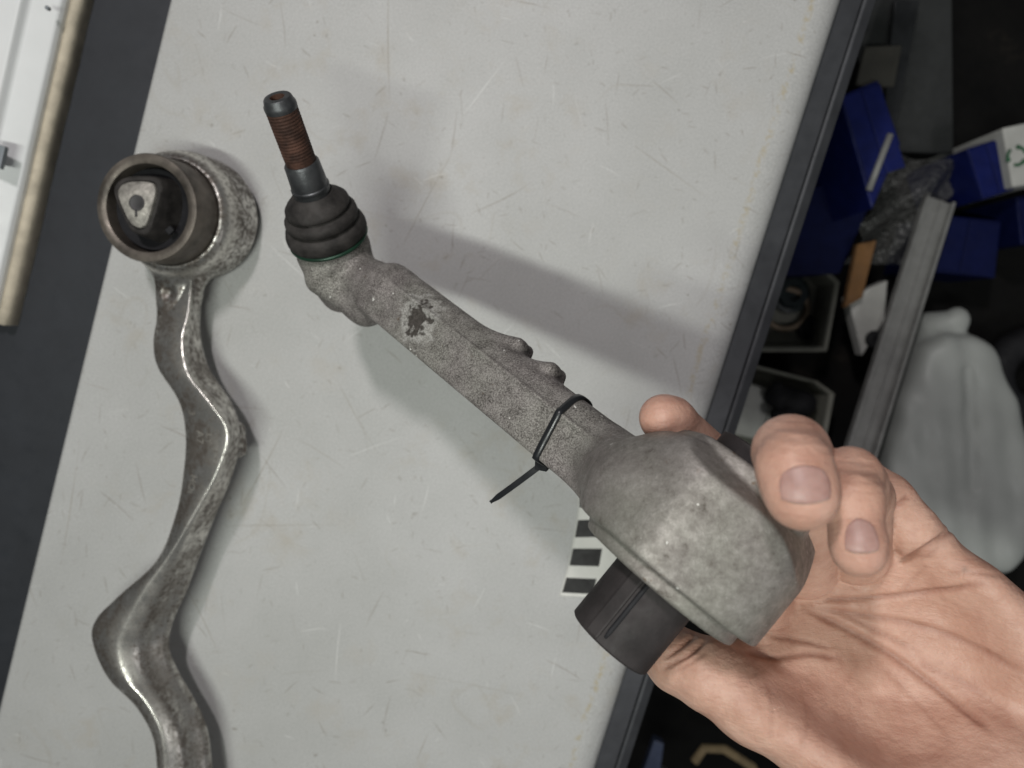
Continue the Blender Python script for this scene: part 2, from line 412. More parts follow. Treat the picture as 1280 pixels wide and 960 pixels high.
# ================================================================== the workbench and what lies to its left
e1, e2 = PB(1025, 0), PB(720, 960); l1 = PB(212, 0)
DT = (e2 - e1); DT /= np.linalg.norm(DT)                         # along the bench, towards the bottom of the picture
DS = np.array([-DT[1], DT[0], 0.0]);  DS = DS if DS[0] > 0 else -DS
sR = e1 @ DS; sL = l1 @ DS
T0, T1 = e1 @ DT - 160, e2 @ DT + 200
def bs(s, t, z): return DS*s + DT*t + np.array([0, 0, z])
def sweep(prof, t0, t1, n=2):
    V = []; Fc = []; m = len(prof)
    for i in range(n):
        t = t0 + (t1-t0)*i/(n-1)
        V += [bs(s, t, z) for s, z in prof]
    for i in range(n-1):
        for k in range(m): Fc.append((i*m+k, (i+1)*m+k, (i+1)*m+(k+1) % m, i*m+(k+1) % m))
    Fc.append(tuple(range(m))); Fc.append(tuple((n-1)*m+k for k in range(m))[::-1])
    return np.array(V), Fc
MAT['bench'] = bench_paint(DS, (sR-sL)/2*0.001)
bench = thing('workbench', bs((sL+sR)/2, (T0+T1)/2, -60), 'light grey painted metal bench top covered in fine scratches', 'workbench')
arc = [(sR - 4 + 19*math.sin(a), -17 + 17*math.cos(a)) for a in np.linspace(0, math.pi/2*0.92, 12)]
prof = [(sL, -58), (sL, -2), (sL+1.5, -0.4), (sL+3, 0)] + arc + [(arc[-1][0], -58)]
V, Fc = sweep(prof, T0, T1)
mesh('top_panel', V, [f[::-1] for f in Fc], MAT['bench'], bench, sharp=40)
s0 = arc[-1][0]
V, Fc = sweep([(s0+0.2, -16), (s0+15, -21), (s0+15, -26), (s0+0.2, -50)], T0, T1)
mesh('edge_trim', V, [f[::-1] for f in Fc], MAT['trim'], bench, smooth=False, bevel=0.8)
V, Fc = sweep([(s0+15.3, -19.5), (s0+17.2, -19.2), (s0+24, -25), (s0+24, -58), (s0+15.3, -58)], T0, T1)
mesh('edge_lip', V, [f[::-1] for f in Fc], MAT['trim'], bench, smooth=False, bevel=0.6)

db = thing('dark_board', bs(sL-120, (T0+T1)/2, -70), 'dark grey board running along the left side of the bench top', 'board')
V, Fc = sweep([(sL-300, -60), (sL-300, -16), (sL-0.6, -16), (sL-0.6, -60)], T0, T1)
mesh('panel', V, [f[::-1] for f in Fc], MAT['dark_board'], db, smooth=False)

# white plastic profile with a foam seal
zw = -15.9
pA = PB(104, 0, zw+14); tend = PB(8, 408, zw+14) @ DT
sW = pA @ DS
wf = thing('plastic_channel', bs(sW-60, (T0+tend)/2, zw), 'white plastic channel with beige foam seal beside the dark board', 'channel')
V, Fc = sweep([(sW-8.5, zw+0.1), (sW-8.5, zw+13), (sW-6.5, zw+14), (sW-3.2, zw+13.4), (sW-2.4, zw+10), (sW-2.2, zw+0.1)], T0, tend, 60)
rs = np.random.RandomState(3)
V = V.copy(); jit = rs.normal(0, 0.15, (60, 1)); 
for i in range(60): V[i*6+3:(i+1)*6] += DS*jit[i]
mesh('foam_seal', V, [f[::-1] for f in Fc], MAT['foam'], wf)
V, Fc = sweep([(sW-60, zw+0.1), (sW-60, zw+34), (sW-53, zw+34), (sW-50, zw+29), (sW-47, zw+29), (sW-44, zw+33), (sW-40, zw+33.5), (sW-26, zw+31), (sW-24, zw+26), (sW-9.6, zw+19), (sW-8.7, zw+16), (sW-8.7, zw+0.1)], T0, tend-2)
mesh('profile', V, [f[::-1] for f in Fc], MAT['white_pl'], wf, smooth=False, bevel=1.2)
V, Fc = sweep([(sW-120, zw+0.1), (sW-120, zw+44), (sW-64, zw+44), (sW-60.3, zw+40), (sW-60.3, zw+0.1)], T0, tend-2)
mesh('back_rail', V, [f[::-1] for f in Fc], MAT['white_pl'], wf, smooth=False, bevel=1.2)
q = PB(3, 197, zw+34)
V, Fc = obox(bs(q @ DS - 2, q @ DT, zw+36.2), [DS, DT, (0,0,1)], (5, 7, 2.0))
mesh('clip', V, Fc, MAT['grey_pl'], wf, smooth=False, bevel=0.6)
q = PB(61, 11, zw+30)
V, Fc = lathe([(-1, 1.2), (1.6, 1.2), (2.0, 0.8)], bs(q @ DS, q @ DT, zw+30.5), (0,0,1), 12)
mesh('pin', V, Fc, MAT['grey_pl'], wf)

# ================================================================== black and white scale strip lying on the bench
st = thing('scale_strip', PB(730, 690), 'white paper strip with black bars lying under the round metal housing', 'scale')
rows = [((735, 560), (792, 556)), ((724, 612), (784, 610)), ((722, 640), (782, 638)), ((716, 675), (780, 674)), ((709, 710), (774, 712)), ((699, 745), (768, 748))]
RL = spline([PB(*a) for a, b in rows], 10); RR = spline([PB(*b) for a, b in rows], 10)
V = []; Fc = []; nn = 12
def strip_pt(i, f, up):
    p = RL[i]*(1-f) + RR[i]*f
    z = 0.35 + up + (3.5*max(0, f-0.64)**1.3*8 if f > 0.64 else 0) + 0.5*(1-abs(2*f-1))*(i/len(RL))
    return np.array([p[0], p[1], z])
for i in range(len(RL)):
    for k in range(nn+1): V.append(strip_pt(i, k/nn, 0))
for i in range(len(RL)-1):
    for k in range(nn): Fc.append((i*(nn+1)+k, (i+1)*(nn+1)+k, (i+1)*(nn+1)+k+1, i*(nn+1)+k+1))
o = mesh('paper', V, Fc, MAT['paper'], st); sm = o.modifiers.new('s', 'SOLIDIFY'); sm.thickness = 0.0002; sm.offset = -1
for ya, yb in ((582, 597), (613, 634), (650, 670), (687, 705), (722, 741)):
    ia, ib = [np.argmin([abs((480 - w2c(p)[1]/-w2c(p)[2]*F) - y) for p in RL]) for y in (ya, yb)]
    V = []; Fc = []; f0, f1 = 0.03, 0.60
    for i in range(ia, ib+1):
        for k in range(5): V.append(strip_pt(i, f0+(f1-f0)*k/4, 0.12))
    for i in range(ib-ia):
        for k in range(4): Fc.append((i*5+k, (i+1)*5+k, (i+1)*5+k+1, i*5+k+1))
    mesh('bar', V, Fc, MAT['print_'], st)

# ================================================================== curved control arm lying on the bench
la = thing('control_arm', PB(242, 279, 0), 'wavy forged metal control arm lying on the left of the bench', 'control arm')
UP = (0, 0, 1)
B0 = PB(183, 260, 62); Bl = PB(238, 271, 16); BA = (B0-Bl)/np.linalg.norm(B0-Bl)       # bushing axis, leaning a little to the left
base = B0 - BA*62; BX, BY = Bl[0], Bl[1]
def lathe_obj(name, prof, mat, parent, b=base, ax=BA, n=72, sharp=45, rfun=None, closed=False):
    V, Fc = lathe(prof, b, ax, n, rfun, closed)
    if not closed and len(prof) and prof[0][1] < 1e-6: pass
    return mesh(name, V, Fc, mat, parent, sharp=sharp)
# eye housing, blended with the neck of the arm
stations = [((207,340),(238,336),(256,342)), ((203,358),(240,352),(252,360)), ((195,395),(236,392),(250,398)), ((190,430),(228,424),(251,425)),
  ((196,460),(234,466),(262,462)), ((222,502),(262,503),(290,505)), ((229,545),(286,540),(301,546)), ((227,592),(272,590),(291,594)),
  ((219,642),(244,640),(268,648)), ((196,700),(212,693),(246,705)), ((150,742),(180,738),(234,742)), ((119,772),(158,779),(217,782)),
  ((114,800),(146,812),(213,815)), ((134,846),(156,848),(226,846)), ((170,882),(180,876),(246,882)), ((192,922),(200,916),(260,918)), ((197,970),(206,970),(267,970)), ((200,1060),(210,1060),(282,1060)), ((206,1160),(216,1160),(296,1160))]
lift = [0, 0, 3, 8, 13] + [17]*len(stations)
SL = spline([PB(*a, 20+h) for (a, b, c), h in zip(stations, lift)], 6); SG = spline([PB(*b, 31+h) for (a, b, c), h in zip(stations, lift)], 6); SR_ = spline([PB(*c, 11+h) for (a, b, c), h in zip(stations, lift)], 6)
nS = len(SL); V = []; Fc = []
for i in range(nS):
    L, G, R = SL[i], SG[i], SR_[i]; dz = G[2] - 31
    w = (i/6 - 9)/2.5; ch = 1/(1+math.exp(-w))                   # a channel opens in the side of the lower half
    mid = 0.5*(L+G); mid[2] = 26.7 + dz
    gr = G*0.72 + R*0.28; gr[2] = 29.5 - 3.5*ch + dz
    gm = G*0.55 + R*0.45; gm[2] = 23 + 2.5*ch + dz
    gm2 = G*0.40 + R*0.60; gm2[2] = 18.0 - 3*ch + dz
    Rb = R*0.93 + L*0.07; Rb[2] = 4 + dz
    Bm = (L+R)/2; Bm[2] = 1.5 + dz
    Lb = L*0.88 + R*0.12; Lb[2] = 6 + dz
    V += [L, L*0.75+mid*0.25+np.array([0,0,2.2]), mid, G*0.82+mid*0.18, G, gr, gm, gm2, R, Rb, Bm, Lb]
m = 12
for i in range(nS-1):
    for k in range(m): Fc.append((i*m+k, i*m+(k+1) % m, (i+1)*m+(k+1) % m, (i+1)*m+k))
Fc.append(tuple(range(m))); Fc.append(tuple((nS-1)*m+k for k in range(m))[::-1])
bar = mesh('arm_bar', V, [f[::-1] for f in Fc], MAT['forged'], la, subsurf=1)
glint_at = bar.data.attributes.new('painted_glint', 'FLOAT', 'POINT')
glint_at.data.foreach_set('value', np.tile(np.array([0.15, 0.1, 0.05, 0.6, 1.0, 0.6, 0.05, 0.3, 0.15, 0, 0, 0], np.float32), nS))  # painted highlight, strongest on the ridge row
# bump on the outer side of the upper bend
def nubf(p): return smin(cone(p, PB(294,538,22), PB(298,562,22), 6.0, 5.0), cone(p, PB(285,550,27), PB(290,556,24), 8, 7), 3)
V, Fc = sdf_mesh(nubf, PB(290,550,24)-22, PB(290,550,24)+22, 1.0); mesh('side_boss', V, Fc, MAT['forged'], la)
nk = [PB(222,300,20), PB(226,345,20), PB(224,372,20), PB(219,400,19)]
def eyef(p):
    s = (p-base) @ BA; r = np.linalg.norm(p - base - s[:,None]*BA, axis=1)
    d = smax(smax(r - 38.0, 2.5 - s, 3), s - 42, 3)
    d = smax(d, (r-33.5)*0.75 + (s-39.5)*0.66, 7)                # sloping shoulder
    n = smin(cone(p, nk[0], nk[1], 17, 14), cone(p, nk[1], nk[2], 14, 12), 5)
    n = smin(n, cone(p, nk[2], nk[3], 12, 10.5), 5)
    n = smax(n, s - 31, 5); n = smax(n, 3 - s, 3)
    d = smin(d, n, 7)
    pk = np.linalg.norm(p - PB(208, 366, 31), axis=1) - 4.2    # forging pocket in the neck
    d = smax(d, -pk, 2.5)
    return smax(smax(d, 1.0 - p[:,2], 1.0), 30.4 - r, 1.5)
V, Fc = sdf_mesh(eyef, [BX-48, BY-95, -2], [BX+48, BY+44, 50], 1.0)
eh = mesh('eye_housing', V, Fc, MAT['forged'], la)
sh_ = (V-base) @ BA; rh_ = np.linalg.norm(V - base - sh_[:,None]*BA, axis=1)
glint_v = np.exp(-((rh_-36.0)/2.6)**2 - ((sh_-34.0)/5.5)**2)*0.9  # bright band painted as a highlight round the shoulder
eh.data.attributes.new('painted_glint', 'FLOAT', 'POINT').data.foreach_set('value', glint_v.astype(np.float32))
bush = lathe_obj('bushing_ring', [(8, 24.3), (8, 30.0), (40, 30.2), (45, 30.0), (60.6, 30.0), (62, 29.4), (62.3, 27.6), (62.2, 26.0), (61.4, 24.4), (59, 23.9), (30, 23.8), (8, 23.8)], MAT['ringsteel'], la, closed=True)
rub = lathe_obj('rubber_filling', [(9, 23.7), (52, 23.7), (55, 22.4), (51, 18.5), (46, 10), (46, 0.01)], MAT['rubber'], bush)
# rubber coated core of rounded triangular outline
CC = PB(171, 253, 66); cx, cy = CC[0], CC[1]
def tri(ang, R, rnd):       # rounded isosceles outline, point towards the bottom right of the picture
    pts = [(-0.62, 0.62), (0.66, 0.72), (0.52, 0.1), (0.22, -0.92), (-0.22, -0.95), (-0.72, 0.1)]
    return pts
def core_outline(R, n=10):
    P = np.array([(-0.70, 0.55), (-0.30, 0.80), (0.55, 0.80), (0.80, 0.55), (0.72, 0.05), (0.42, -0.78), (0.15, -1.0), (-0.12, -0.95), (-0.36, -0.70), (-0.72, 0.15)])*R
    Q = spline(np.vstack([P[-1:], P, P[:2]]), n)[n:-n*1]
    return Q[:len(P)*n]
def core_loft(levels, mat, name, parent):
    V = []; Fc = []
    for R, z, dx, dy in levels:
        O = core_outline(R)
        V += [(cx+dx+x, cy+dy+y, z) for x, y in O]
    n = len(O)
    for i in range(len(levels)-1):
        for k in range(n): Fc.append((i*n+k, i*n+(k+1) % n, (i+1)*n+(k+1) % n, (i+1)*n+k))
    Fc.append(tuple((len(levels)-1)*n+k for k in range(n)))
    V = np.array(V); a = core_outline(1.0); area = np.sum(a[:,0]*np.roll(a[:,1],-1) - np.roll(a[:,0],-1)*a[:,1])
    if area < 0: Fc = [f[::-1] for f in Fc]
    return mesh(name, V, Fc, mat, parent, sharp=50)
cdx, cdy = BX-cx, BY-cy
core_loft([(21, 38, 6.5, -1), (19.5, 50, 3.5, -0.7), (18.4, 60, 0.8, 0), (17.6, 64.3, 0, 0), (16.6, 65.2, 0, 0), (14.6, 65.2, 0, 0), (14.1, 64.0, 0, 0)], MAT['boot'], 'core_rubber', bush)
cm = core_loft([(13.7, 60, 0, 0), (13.7, 66.0, 0, 0), (13.1, 66.5, 0, 0)], MAT['core'], 'core_metal', bush)
V, Fc = lathe([(66.3, 4.3), (66.75, 4.4), (66.9, 4.0), (66.7, 3.4), (66.65, 0.01)], (cx+0.3, cy-0.3, 0), UP, 28)
V2, F2 = obox((cx-0.3, cy-6.1, 66.6), [(1,0,0), (0,1,0), (0,0,1)], (0.6, 1.8, 0.2))
V, Fc = join((V, Fc), (V2, F2)); mesh('bolt_hole', V, Fc, MAT['bolt'], bush)  # dark disc stands in for the shaded hole
for k, (px, py) in enumerate([(143, 296), (213, 288)]):          # moulded tabs inside the ring
    q = PB(px, py, 56); V, Fc = obox(q, [q-B0*np.array([1,1,0])-np.array([0,0,56]), np.cross(q-B0*np.array([1,1,0])-np.array([0,0,56]), (0,0,1)), (0,0,1)], (2.0, 2.2, 1.6))
    mesh('rubber_tab', V, Fc, MAT['rubber'], bush, smooth=False, bevel=0.8)
# worn stamped characters on the upper face of the arm
def stamp(txt, px, py, size, ang):
    cu = bpy.data.curves.new('stamp', 'FONT'); cu.body = txt; cu.size = size*0.001; cu.extrude = 0.00025; cu.align_x = 'CENTER'
    o = bpy.data.objects.new('stamped_mark', cu); COL.objects.link(o)
    dg = bpy.context.evaluated_depsgraph_get(); me = bpy.data.meshes.new_from_object(o.evaluated_get(dg)); bpy.data.objects.remove(o)
    ev = bar.evaluated_get(dg); org_ = CAM*0.001; dr_ = Vector(PB(px, py, 0)*0.001 - org_).normalized(); inv = ev.matrix_world.inverted()
    okk, loc, nrm, _ = ev.ray_cast(inv @ Vector(org_), inv.to_3x3() @ dr_)
    q = np.array(ev.matrix_world @ loc)*1000 if okk else PB(px, py, 27)
    ob = bpy.data.objects.new('stamped_mark', me); COL.objects.link(ob); ob.parent = la
    me.materials.clear(); me.materials.append(MAT['core'])  # paler metal stands in for light caught on the marks
    ob.location = Vector(q*0.001) - la.location; ob.rotation_mode = 'QUATERNION'; ob.rotation_quaternion = Vector((0, 0, 1)).rotation_difference(nrm) @ Matrix.Rotation(ang, 3, 'Z').to_quaternion()
for a in (('3', 236, 515, 6.5, -1.75), ('A7', 246, 546, 7, -1.62), ('LY', 258, 548, 6, -1.62), ('HOI', 237, 604, 6.5, -1.8)): stamp(*a)

# ================================================================== control arm held in the hand  (camera axes, mm)
TJ = U(412, 299, 386)                                            # centre of the boot's lower ring
Ax = U(347, 123, 334) - TJ; SLEN = np.linalg.norm(Ax); Ax = Ax/SLEN
S0, S1 = U(486, 366, 377), U(772, 592, 292)
tA = (S1-S0)/np.linalg.norm(S1-S0); uA = np.array([0.6, 0.8, 0.0]); uA -= tA*uA.dot(tA); uA /= np.linalg.norm(uA); vA = np.cross(tA, uA)
if vA[2] < 0: vA = -vA
EC = U(866, 674, 264)
ea = np.array([0.63, 0.775, 0.0]); ea /= np.linalg.norm(ea); eb = np.array([0.775, -0.63, 0.0]); eb /= np.linalg.norm(eb); ec = np.array([0, 0, 1.0])
def shaft(p):
    q = p - S0; t = q @ tA; u = q @ uA; v = q @ vA; u0 = 4.5; w = 14.7
    d = smax(u - w, -u - w, 0.01)
    d = smax(d, (v + 0.62*(u-u0) - 12.5)*0.85, 5); d = smax(d, (v + 0.22*(u0-u) - 12.5)*0.97, 2.2 if False else 1.2)
    d = smax(d, -v - 12, 6)
    L = np.linalg.norm(S1-S0)
    d = smax(d, -t - 7, 6); d = smax(d, t - L - 12, 3)
    return d
def lug(p, x0, y0, x1, y1, d0, d1):
    a, b = U(x0, y0, d0), U(x1, y1, d1); r = None
    for v in (-1.0, -5.0, -10.0):
        c = cone(p, a - uA*3 + vA*v, b + uA*1.6 + vA*v, 3.4, 2.9); r = c if r is None else smin(r, c, 3)
    return r
def body(p):
    d = shaft(p)
    bead = cone(p, S0 + uA*4.5 + vA*12.2, S1 + uA*4.5 + vA*12.2, 0.9, 0.9)
    d = smin(d, bead, 0.5)
    d = smin(d, lug(p, 596, 412, 643, 433, 342, 330), 3.5)
    d = smin(d, lug(p, 655, 452, 684, 464, 327, 318), 3.5)
    # ball joint cup
    c = cyl(p, TJ, Ax, -38, -1, 19.0, 6)
    s = (p-TJ) @ Ax; rr = np.linalg.norm(p - TJ - s[:,None]*Ax, axis=1)
    c = smax(c, rr - (19.6 + (s+12)*0.22), 4)
    j = cone(p, TJ - Ax*20, S0 + tA*4, 12.5, 13.5)
    side = cone(p, U(398, 352, 385), U(458, 386, 390), 6, 8.5)
    c = smin(c, side, 6); c = smin(c, np.linalg.norm(p - U(458, 378, 391), axis=1) - 11.5, 3)
    d = smin(d, smin(c, j, 4), 3)
    # eye
    q = p - EC; a = q @ ea; b = q @ eb; cc = q @ ec; r = np.hypot(b, cc)
    e = smax(smax(r - 36.2, cc - 33.8, 4), -a - 14.5, 1.5); e = smax(e, a - 27, 5); e = smax(e, (a - b - 54.0)*0.7071, 7)
    rho = np.hypot(a + 12.5, np.where(b < 0, b*0.60, 1.14*b))
    e = smax(e, (rho - 32.5)*0.84 + (cc - 32.5)*0.54, 0.7)
    e = smin(e, smax(smax(r - 30.3, -a - 19.5, 1.6), a, 1), 0.6)      # narrower lower-left ring
    e = smin(e, smax(smax(smax(r - 27.0, a - 29.5, 1.8), -a, 1), (a - b - 53.0)*0.7071, 3), 0.8)      # upper-right ring
    nk_ = cone(p, S1 - tA*4, EC - eb*22, 13.5, 20)
    e = smin(e, smax(nk_, np.abs(a) - 15, 6), 7)
    d = smin(d, e, 6)
    hole = smax(r - 22, a*0 - 99, 1)
    return smax(d, -smax(np.hypot(b, cc) - 23.5, np.maximum(-a + 12, 0)*0 + np.where(np.abs(a) > 14, -1.0, 40-np.abs(a)), 0.5), 0.8)
org_h = c2w(EC); 
ha = thing('control_arm', org_h, 'pitted grey control arm with ball joint stud, held in the hand', 'control arm')
def hit(f, px, py, d0, d1, n=240):
    D = np.linspace(d0, d1, n); P = np.array([U(px, py, d) for d in D]); i = np.argmax(f(P) < 0); return P[i]
patch = (c2w(hit(body, 523, 397, 320, 400)) - org_h)*0.001
patch2 = (c2w(hit(body, 530, 406, 320, 400)) - org_h)*0.001
MAT['cast'] = cast_metal(tuple(patch), tuple(patch2), (0, 0, 0))
V, Fc = sdf_mesh(body, [-122, -100, -435], [112, 96, -215], 1.0)
mesh('arm_body', c2w(V), Fc, MAT['cast'], ha)
AxW, TW = RW @ Ax, c2w(TJ)
def bf(s, r, th): return r + 0.35*math.sin(2*th+s*0.3)
boot = lathe_obj('rubber_boot', [(-1.5, 15), (0.4, 17.6), (1.2, 18.6), (2.6, 19.2), (4.2, 19.8), (6.5, 19.9), (8.8, 19.4), (10.2, 18.2), (10.6, 16.2), (11.0, 16.2), (11.6, 17.7), (13, 18.4), (15, 18.2), (16.7, 17.0), (17.2, 14.0), (17.6, 14.0), (18.2, 15.4), (19.4, 15.9), (21, 15.4), (23, 13.6), (25, 11.2), (26.4, 9.8), (27, 9.3), (26.6, 8.4)], MAT['boot'], ha, TW, AxW, 72, 80, bf)

a_, u_, v_ = frame(AxW)
ring = [TW + AxW*1.3 + (u_*math.cos(t) + v_*math.sin(t))*18.9 for t in np.linspace(0, 2*math.pi, 73)]
V, Fc = tube(ring, 0.95, 8, False); mesh('clamp_ring', V, Fc, MAT['green'], boot)
stud = lathe_obj('stud_collar', [(20, 8.8), (29, 8.8), (29.5, 9.2), (30.5, 9.2), (31, 8.7), (42.2, 8.2), (43.2, 7.5), (43.2, 6)], MAT['collar'], ha, TW, AxW, 48, 35)
pit = 1.5
def thr(s, r, th): 
    f = (s/pit - th/(2*math.pi)) % 1.0
    w = min(1, max(0, (s-45)/2), max(0, (70-s)/2)); return r + 0.26*(abs(2*f-1)-0.5)*w
V, Fc = lathe([(s, 7.05) for s in np.arange(43, 70.6, 0.3)] + [(70.8, 6.6), (71.6, 6.3), (72.2, 5.9), (73.6, 5.7), (74.2, 5.3), (74.3, 4.0), (74.2, 3.1), (70, 2.8), (70, 0.01)], TW, AxW, 40, thr)
mesh('threaded_stud', V, Fc, MAT['rust'], ha, sharp=60)
V, Fc = lathe([(68.6, 7.15), (70.0, 7.3), (71.2, 7.2), (72.0, 6.7), (73.7, 6.3), (74.3, 5.8), (74.5, 4.2), (74.3, 3.3), (71, 3.1)], TW, AxW, 40)
mesh('stud_tip', V, Fc[:-2], MAT['collar'], stud, sharp=35)
eaW, ebW, ecW = RW @ ea, RW @ eb, RW @ ec; EW = c2w(EC)
# black sleeves of the bushing (a step runs along the lower one)
def sleeve(name, s0, s1, R, step=True, tail=None):
    V = []; Fc = []; n = 96
    prof = [(s0, R), (s1*0.985+s0*0.015, R), (s1, R-0.7), (s1, R-4.5), (s1*0.7+s0*0.3, R-5)]
    for i, (s, r) in enumerate(prof):
        for k in range(n):
            th = 2*math.pi*k/n
            rr = r
            if step and i < 3:
                dth = (th - math.radians(205) + math.pi) % (2*math.pi) - math.pi
                rr = r - (0.9 if -0.55 < dth < 0.0 else 0)
            V.append(EW - eaW*s + (ebW*math.cos(th+math.pi/2*0) + ecW*math.sin(th))*rr)
    for i in range(len(prof)-1):
        for k in range(n): Fc.append((i*n+k, i*n+(k+1) % n, (i+1)*n+(k+1) % n, (i+1)*n+k))
    return mesh(name, V, Fc, MAT['sleeve'], ha, sharp=30)
sl = sleeve('bushing_sleeve', 0, 45.5, 15.6, False)
gp = [EW - eaW*s + ebW*(-6.3) + ecW*(math.sqrt(15.6**2-6.3**2)+0.05) for s in np.linspace(19, 42.5, 10)]
for w_, nm, mt in ((0.0, 'sleeve_seam', 'rubber'),):
    V, Fc = tube(gp, [0.9]*9+[0.5], 8); mesh(nm, V, Fc, MAT[mt], sl)
V, Fc = join(*[obox(EW - eaW*31 + ebW*(-9.3) + ecW*11.2, [eaW, ebW*0.8+ecW*0.62, np.cross(eaW, ebW*0.8+ecW*0.62)], (13.8, 2.6, 1.6))])
mesh('sleeve_rib', V, Fc, MAT['sleeve'], sl, smooth=False, bevel=0.7)
sleeve('bushing_sleeve', 0, -36, 14.5, False)
V, Fc = lathe([(-17.5, 23.4), (-16.6, 22.9), (-16.4, 16), (-16.4, 15.0)], EW, eaW, 64); mesh('bushing_rubber', V, Fc[:-2], MAT['rubber'], ha)
V, Fc = lathe([(27.5, 23.4), (27, 22.9), (27, 14.0)], EW, eaW, 64); mesh('bushing_rubber', V, [f[::-1] for f in Fc[:-2]], MAT['rubber'], ha)

# ================================================================== cable tie round the arm
ct = thing('cable_tie', c2w(U(690, 560, 318)), 'thin black cable tie fastened round the pitted grey arm', 'cable tie')
pc = U(714, 546, 316); tc = (pc-S0) @ tA; pc = S0 + tA*tc
ev1 = uA + tA*(-0.10); ev1 /= np.linalg.norm(ev1); ev2 = vA + tA*0.12; ev2 /= np.linalg.norm(ev2)
nb_ = np.cross(ev1, ev2)
if nb_ @ tA < 0: nb_ = -nb_
loop = []
for th in np.linspace(0, 2*math.pi, 64, endpoint=False):
    dr = ev1*math.cos(th) + ev2*math.sin(th); lo_, hi_ = 2.0, 40.0
    for _ in range(24):
        md = (lo_+hi_)/2
        if body((pc+dr*md)[None])[0] < 0: lo_ = md
        else: hi_ = md
    loop.append((dr, lo_))
rr_ = np.array([r for _, r in loop]); rr_ = np.maximum(rr_, (np.roll(rr_, 1)+np.roll(rr_, -1)+np.roll(rr_, 2)+np.roll(rr_, -2)+rr_)/5); loop = [(d_, r_) for (d_, _), r_ in zip(loop, rr_)]
V = []; Fc = []
for dr, r in loop:
    for (s, k) in ((-1.5, 0.1), (-1.35, 1.15), (0.0, 1.3), (1.35, 1.15), (1.5, 0.1)): V.append(pc + dr*(r+k) + nb_*s)
n = len(loop)
for i in range(n):
    for k in range(5): j = (i+1) % n; Fc.append((i*5+k, j*5+k, j*5+(k+1) % 5, i*5+(k+1) % 5))
mesh('band', c2w(np.array(V)), Fc, MAT['tie'], ct)
hd = U(678, 580, 314); ta = U(614, 627, 330)
dv = (ta-hd)/np.linalg.norm(ta-hd); nv = np.cross(dv, np.array([0, 0, 1.0])); nv /= np.linalg.norm(nv); fv = np.cross(nv, dv)
V, Fc = obox(c2w(hd), [RW@(dv*0.7+nv*0.7), RW@(nv*0.7-dv*0.7), RW@fv], (2.7, 2.3, 2.0)); mesh('head', V, Fc, MAT['tie'], ct, smooth=False, bevel=0.5)
V = []; Fc = []
for i in range(14):
    f = i/13; c_ = hd + (ta-hd)*f + fv*(1.2*math.sin(f*3.0)) ; w_ = 1.25*(1 if f < 0.85 else 1-(f-0.85)/0.15*0.55); th_ = 0.55
    for a, b in ((-w_, -th_), (w_, -th_), (w_, th_), (-w_, th_)): V.append(c_ + nv*a + fv*b)
for i in range(13):
    for k in range(4): Fc.append((i*4+k, i*4+(k+1) % 4, (i+1)*4+(k+1) % 4, (i+1)*4+k))
Fc += [(0,1,2,3), (55,54,53,52)]
mesh('tail', c2w(np.array(V)), Fc, MAT['tie'], ct, smooth=False, bevel=0.2)

# ================================================================== hand (camera axes, mm)
def chain(p, pts, k=3.0):
    d = None
    for (a, ra), (b, rb) in zip(pts[:-1], pts[1:]):
        c = cone(p, np.array(a), np.array(b), ra, rb); d = c if d is None else smin(d, c, k)
    return d
FI = [(U(948, 742, 303), 12.8), (U(925, 640, 300), 10.5), (U(893, 578, 290), 9.4), (U(838, 527, 276), 8.6), (U(828, 522, 274), 8.2)]
FM = [(U(1005, 705, 298), 13.3), (U(1000, 600, 252), 11), (U(993, 572, 232), 10.6), (U(989, 566, 215), 10.0), (U(993, 585, 206), 9.5), (U(1001, 612, 203), 9.2), (U(1003, 619, 203), 8.9)]
FR = [(U(1070, 690, 292), 12.3), (U(1078, 622, 262), 9.6), (U(1069, 604, 244), 9.1), (U(1063, 597, 228), 8.5), (U(1066, 625, 219), 7.9), (U(1073, 680, 214), 7.1), (U(1074, 690, 214), 6.8)]
FL = [(U(1138, 660, 282), 9.8), (U(1106, 622, 284), 9.0), (U(1082, 604, 286), 8.0), (U(1060, 606, 296), 7.0)]
TH = [(U(1060, 915, 276), 22.5), (U(945, 868, 280), 17.2), (U(888, 844, 282), 12.6), (U(848, 826, 290), 11.2), (U(818, 800, 302), 10.2), (U(800, 782, 314), 8.6)]
W = U(1400, 1010, 288)
def hand(p):
    pm = cone(p, W, U(955, 752, 302), 23, 13.5)
    pm = smin(pm, cone(p, W, U(1010, 716, 300), 23, 13.5), 6)
    pm = smin(pm, cone(p, W, U(1075, 692, 295), 23, 13), 6)
    pm = smin(pm, cone(p, W, U(1140, 672, 287), 23, 11.3), 6)
    pm = smin(pm, cone(p, U(1215, 754, 278), U(1400, 942, 282), 14.5, 23), 8)           # heel below the little finger
    pm = smin(pm, cone(p, U(1060, 915, 274), U(1330, 985, 280), 22.5, 25), 7)            # ball of the thumb
    pm = smin(pm, cone(p, U(945, 790, 300), U(1050, 850, 294), 12, 14), 9)              # web to the index finger
    pm = smin(pm, cone(p, W, U(1700, 1250, 300), 26, 30), 10)                         # wrist and forearm
    th = chain(p, TH, 4)
    ax = [np.array([0.8, -0.6, 0]), np.array([0.6, 0.8, 0]), np.array([0, 0, 1.0])]
    pm = smin(pm, th, 9)
    hol = cone(p, U(1062, 776, 263), U(1150, 836, 258), 36, 36)  # hollow of the palm
    pm = smax(pm, -hol, 14)
    fg = np.minimum(np.minimum(chain(p, FM), chain(p, FR)), np.minimum(chain(p, FI), chain(p, FL)))
    return smin(pm, fg, 3.0)
V, Fc = sdf_mesh(hand, [20, -200, -340], [270, 20, -180], 0.9)
HN = sdf_n(hand, V)
